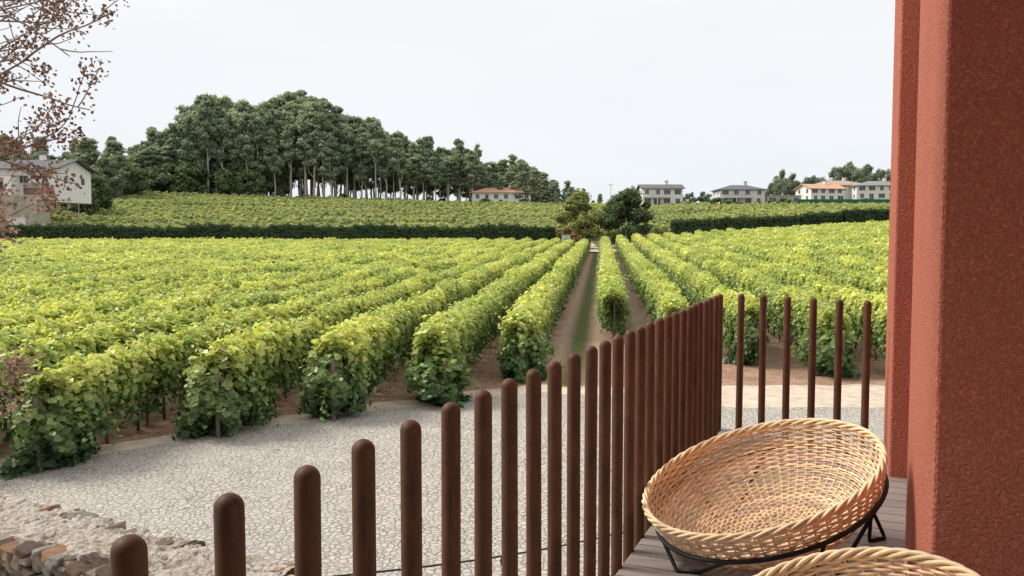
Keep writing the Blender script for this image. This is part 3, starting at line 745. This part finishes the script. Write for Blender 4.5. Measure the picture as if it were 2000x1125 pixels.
# ------------------------------------------------------------ near tree with dry seed heads
def near_tree():
    e=empty('crape_myrtle_tree'); mb=MB(); cl=MB(); rnd=random.Random(5)
    tx,ty=-5.6,6.6; gz=H(tx,ty)
    TP=[(tx,ty,gz-.1),(tx+.05,ty,gz+1.5),(tx-.03,ty+.05,gz+3),(tx+.1,ty,gz+4.6),(tx+.15,ty,gz+6.2)]
    mb.tube(TP,[.11,.09,.075,.055,.03],8,(.9,.9,.9))
    def grow(p,d,L,r,lev,dens,low):
        n=7; pts=[p]; cur=Vector(p); d=Vector(d).normalized()
        for i in range(n):
            d=(d+Vector((rnd.gauss(0,.08),rnd.gauss(0,.10),rnd.gauss(-.01 if low else .012,.08)))).normalized()
            cur=cur+d*L/n; pts.append(tuple(cur))
            if lev<2 and i>=(2 if lev==0 else 1) and rnd.random()<(.85 if lev==0 else .55):
                sd=(d+Vector((rnd.gauss(0,.45),rnd.gauss(0,.4),rnd.gauss(-.1 if low else .12,.4)))).normalized()
                grow(tuple(cur),sd,(.7 if lev==0 else .34)*rnd.uniform(.6,1.2)*(.62 if low else 1),r*.55,lev+1,dens,low)
        mb.tube(pts,np.linspace(r,max(.0022,r*.4),len(pts)),5,(.8,.75,.7))
        if lev>=1 and rnd.random()<dens:
            for q in range(rnd.randint(1,3)):
                pp=np.array(pts[-1-q*2]); k=rnd.randint(10,22)
                P=pp+rng.normal(0,.05 if low else .038,(k,3))*[1,1,1.2]
                C=np.array([.50,.35,.27] if low else [.33,.22,.16])*rng.uniform(.4,1.5,(k,1))*np.array([1,1,1])
                cl.leaves(P,rng.normal(0,1,(k,3)),rng.uniform(.014,.034,k)*(1.1 if low else 1),C,.4)
    for z0,tg,r,dn,low in [(5.2,(-3.55,6.2,5.45),.018,.6,0),(5.0,(-3.4,6.1,5.2),.018,.95,0),(5.5,(-3.5,6.3,6.1),.017,.35,0),(5.0,(-3.3,6.0,5.05),.016,.95,0),(5.3,(-3.6,6.6,5.75),.015,.35,0),(4.9,(-3.6,6.4,5.15),.014,.95,0),
                    (3.8,(-3.6,6.0,3.98),.012,.85,1),(3.6,(-3.5,6.1,3.75),.012,.85,1),(5.6,(-3.45,6.4,5.95),.013,.3,0),(3.3,(-3.55,6.0,3.4),.012,.85,1),(3.7,(-3.55,5.9,3.85),.011,.85,1),(5.8,(-3.5,6.2,6.4),.014,.25,0),(5.3,(-3.5,6.5,5.55),.013,.4,0),(3.4,(-3.7,6.2,3.6),.011,.85,1)]:
        p=(tx+.08,ty,z0); d=Vector(tg)-Vector(p); grow(p,d,d.length*.92,r,0,dn,low)
    mb.obj('branches',simple('twig_bark',(.26,.21,.185),.9,.3,20,attr=True),e)
    cl.obj('seed_clusters',simple('seed_heads',(1,1,1),.9,.2,20,attr=True),e)
near_tree()

# ------------------------------------------------------------ light
w=bpy.data.worlds.new('World'); scene.world=w; w.use_nodes=True; nt=w.node_tree
bg=nt.nodes['Background']
el=math.radians(45); az=math.radians(-72)
sky=nt.nodes.new('ShaderNodeTexSky'); sky.sky_type='NISHITA'; sky.sun_disc=False; sky.sun_elevation=el; sky.sun_rotation=az
sc=nt.nodes.new('ShaderNodeVectorMath'); sc.operation='SCALE'; sc.inputs['Scale'].default_value=.10; nt.links.new(sky.outputs[0],sc.inputs[0])
tcn=nt.nodes.new('ShaderNodeTexCoord').outputs['Generated']
sp=nt.nodes.new('ShaderNodeSeparateXYZ'); nt.links.new(tcn,sp.inputs[0])
g=ramp(nt,sp.outputs[2],0.0,.35,(.87,.91,.955),(.985,.985,.985))
mpn=nt.nodes.new('ShaderNodeMapping'); mpn.inputs['Scale'].default_value=(1,1,5); nt.links.new(tcn,mpn.inputs[0])
cl=ramp(nt,noise(nt,1.6,4,.5,mpn.outputs[0]),.3,.7,(.955,.96,.97),(1.03,1.03,1.03))
ov=mixc(nt,1.0,g,cl,'MULTIPLY')
nt.links.new(mixc(nt,.96,sc.outputs[0],ov),bg.inputs[0]); bg.inputs[1].default_value=1.0
L=bpy.data.lights.new('sun','SUN'); L.energy=4.0; L.angle=math.radians(22); L.color=(1,.95,.87)
so=bpy.data.objects.new('sun',L); col.objects.link(so)
dirv=Vector((math.sin(az)*math.cos(el),math.cos(az)*math.cos(el),math.sin(el)))
so.rotation_euler=dirv.to_track_quat('Z','Y').to_euler()

cam=bpy.data.cameras.new('camera'); co=bpy.data.objects.new('camera',cam); col.objects.link(co)
cam.lens=30; cam.sensor_width=36; cam.clip_end=8000; cam.clip_start=.05
co.location=(0,0,ZC); co.rotation_euler=(math.radians(90-3.47),0,0)
scene.camera=co
scene.view_settings.view_transform='Standard'; scene.view_settings.look='None'; scene.view_settings.exposure=0
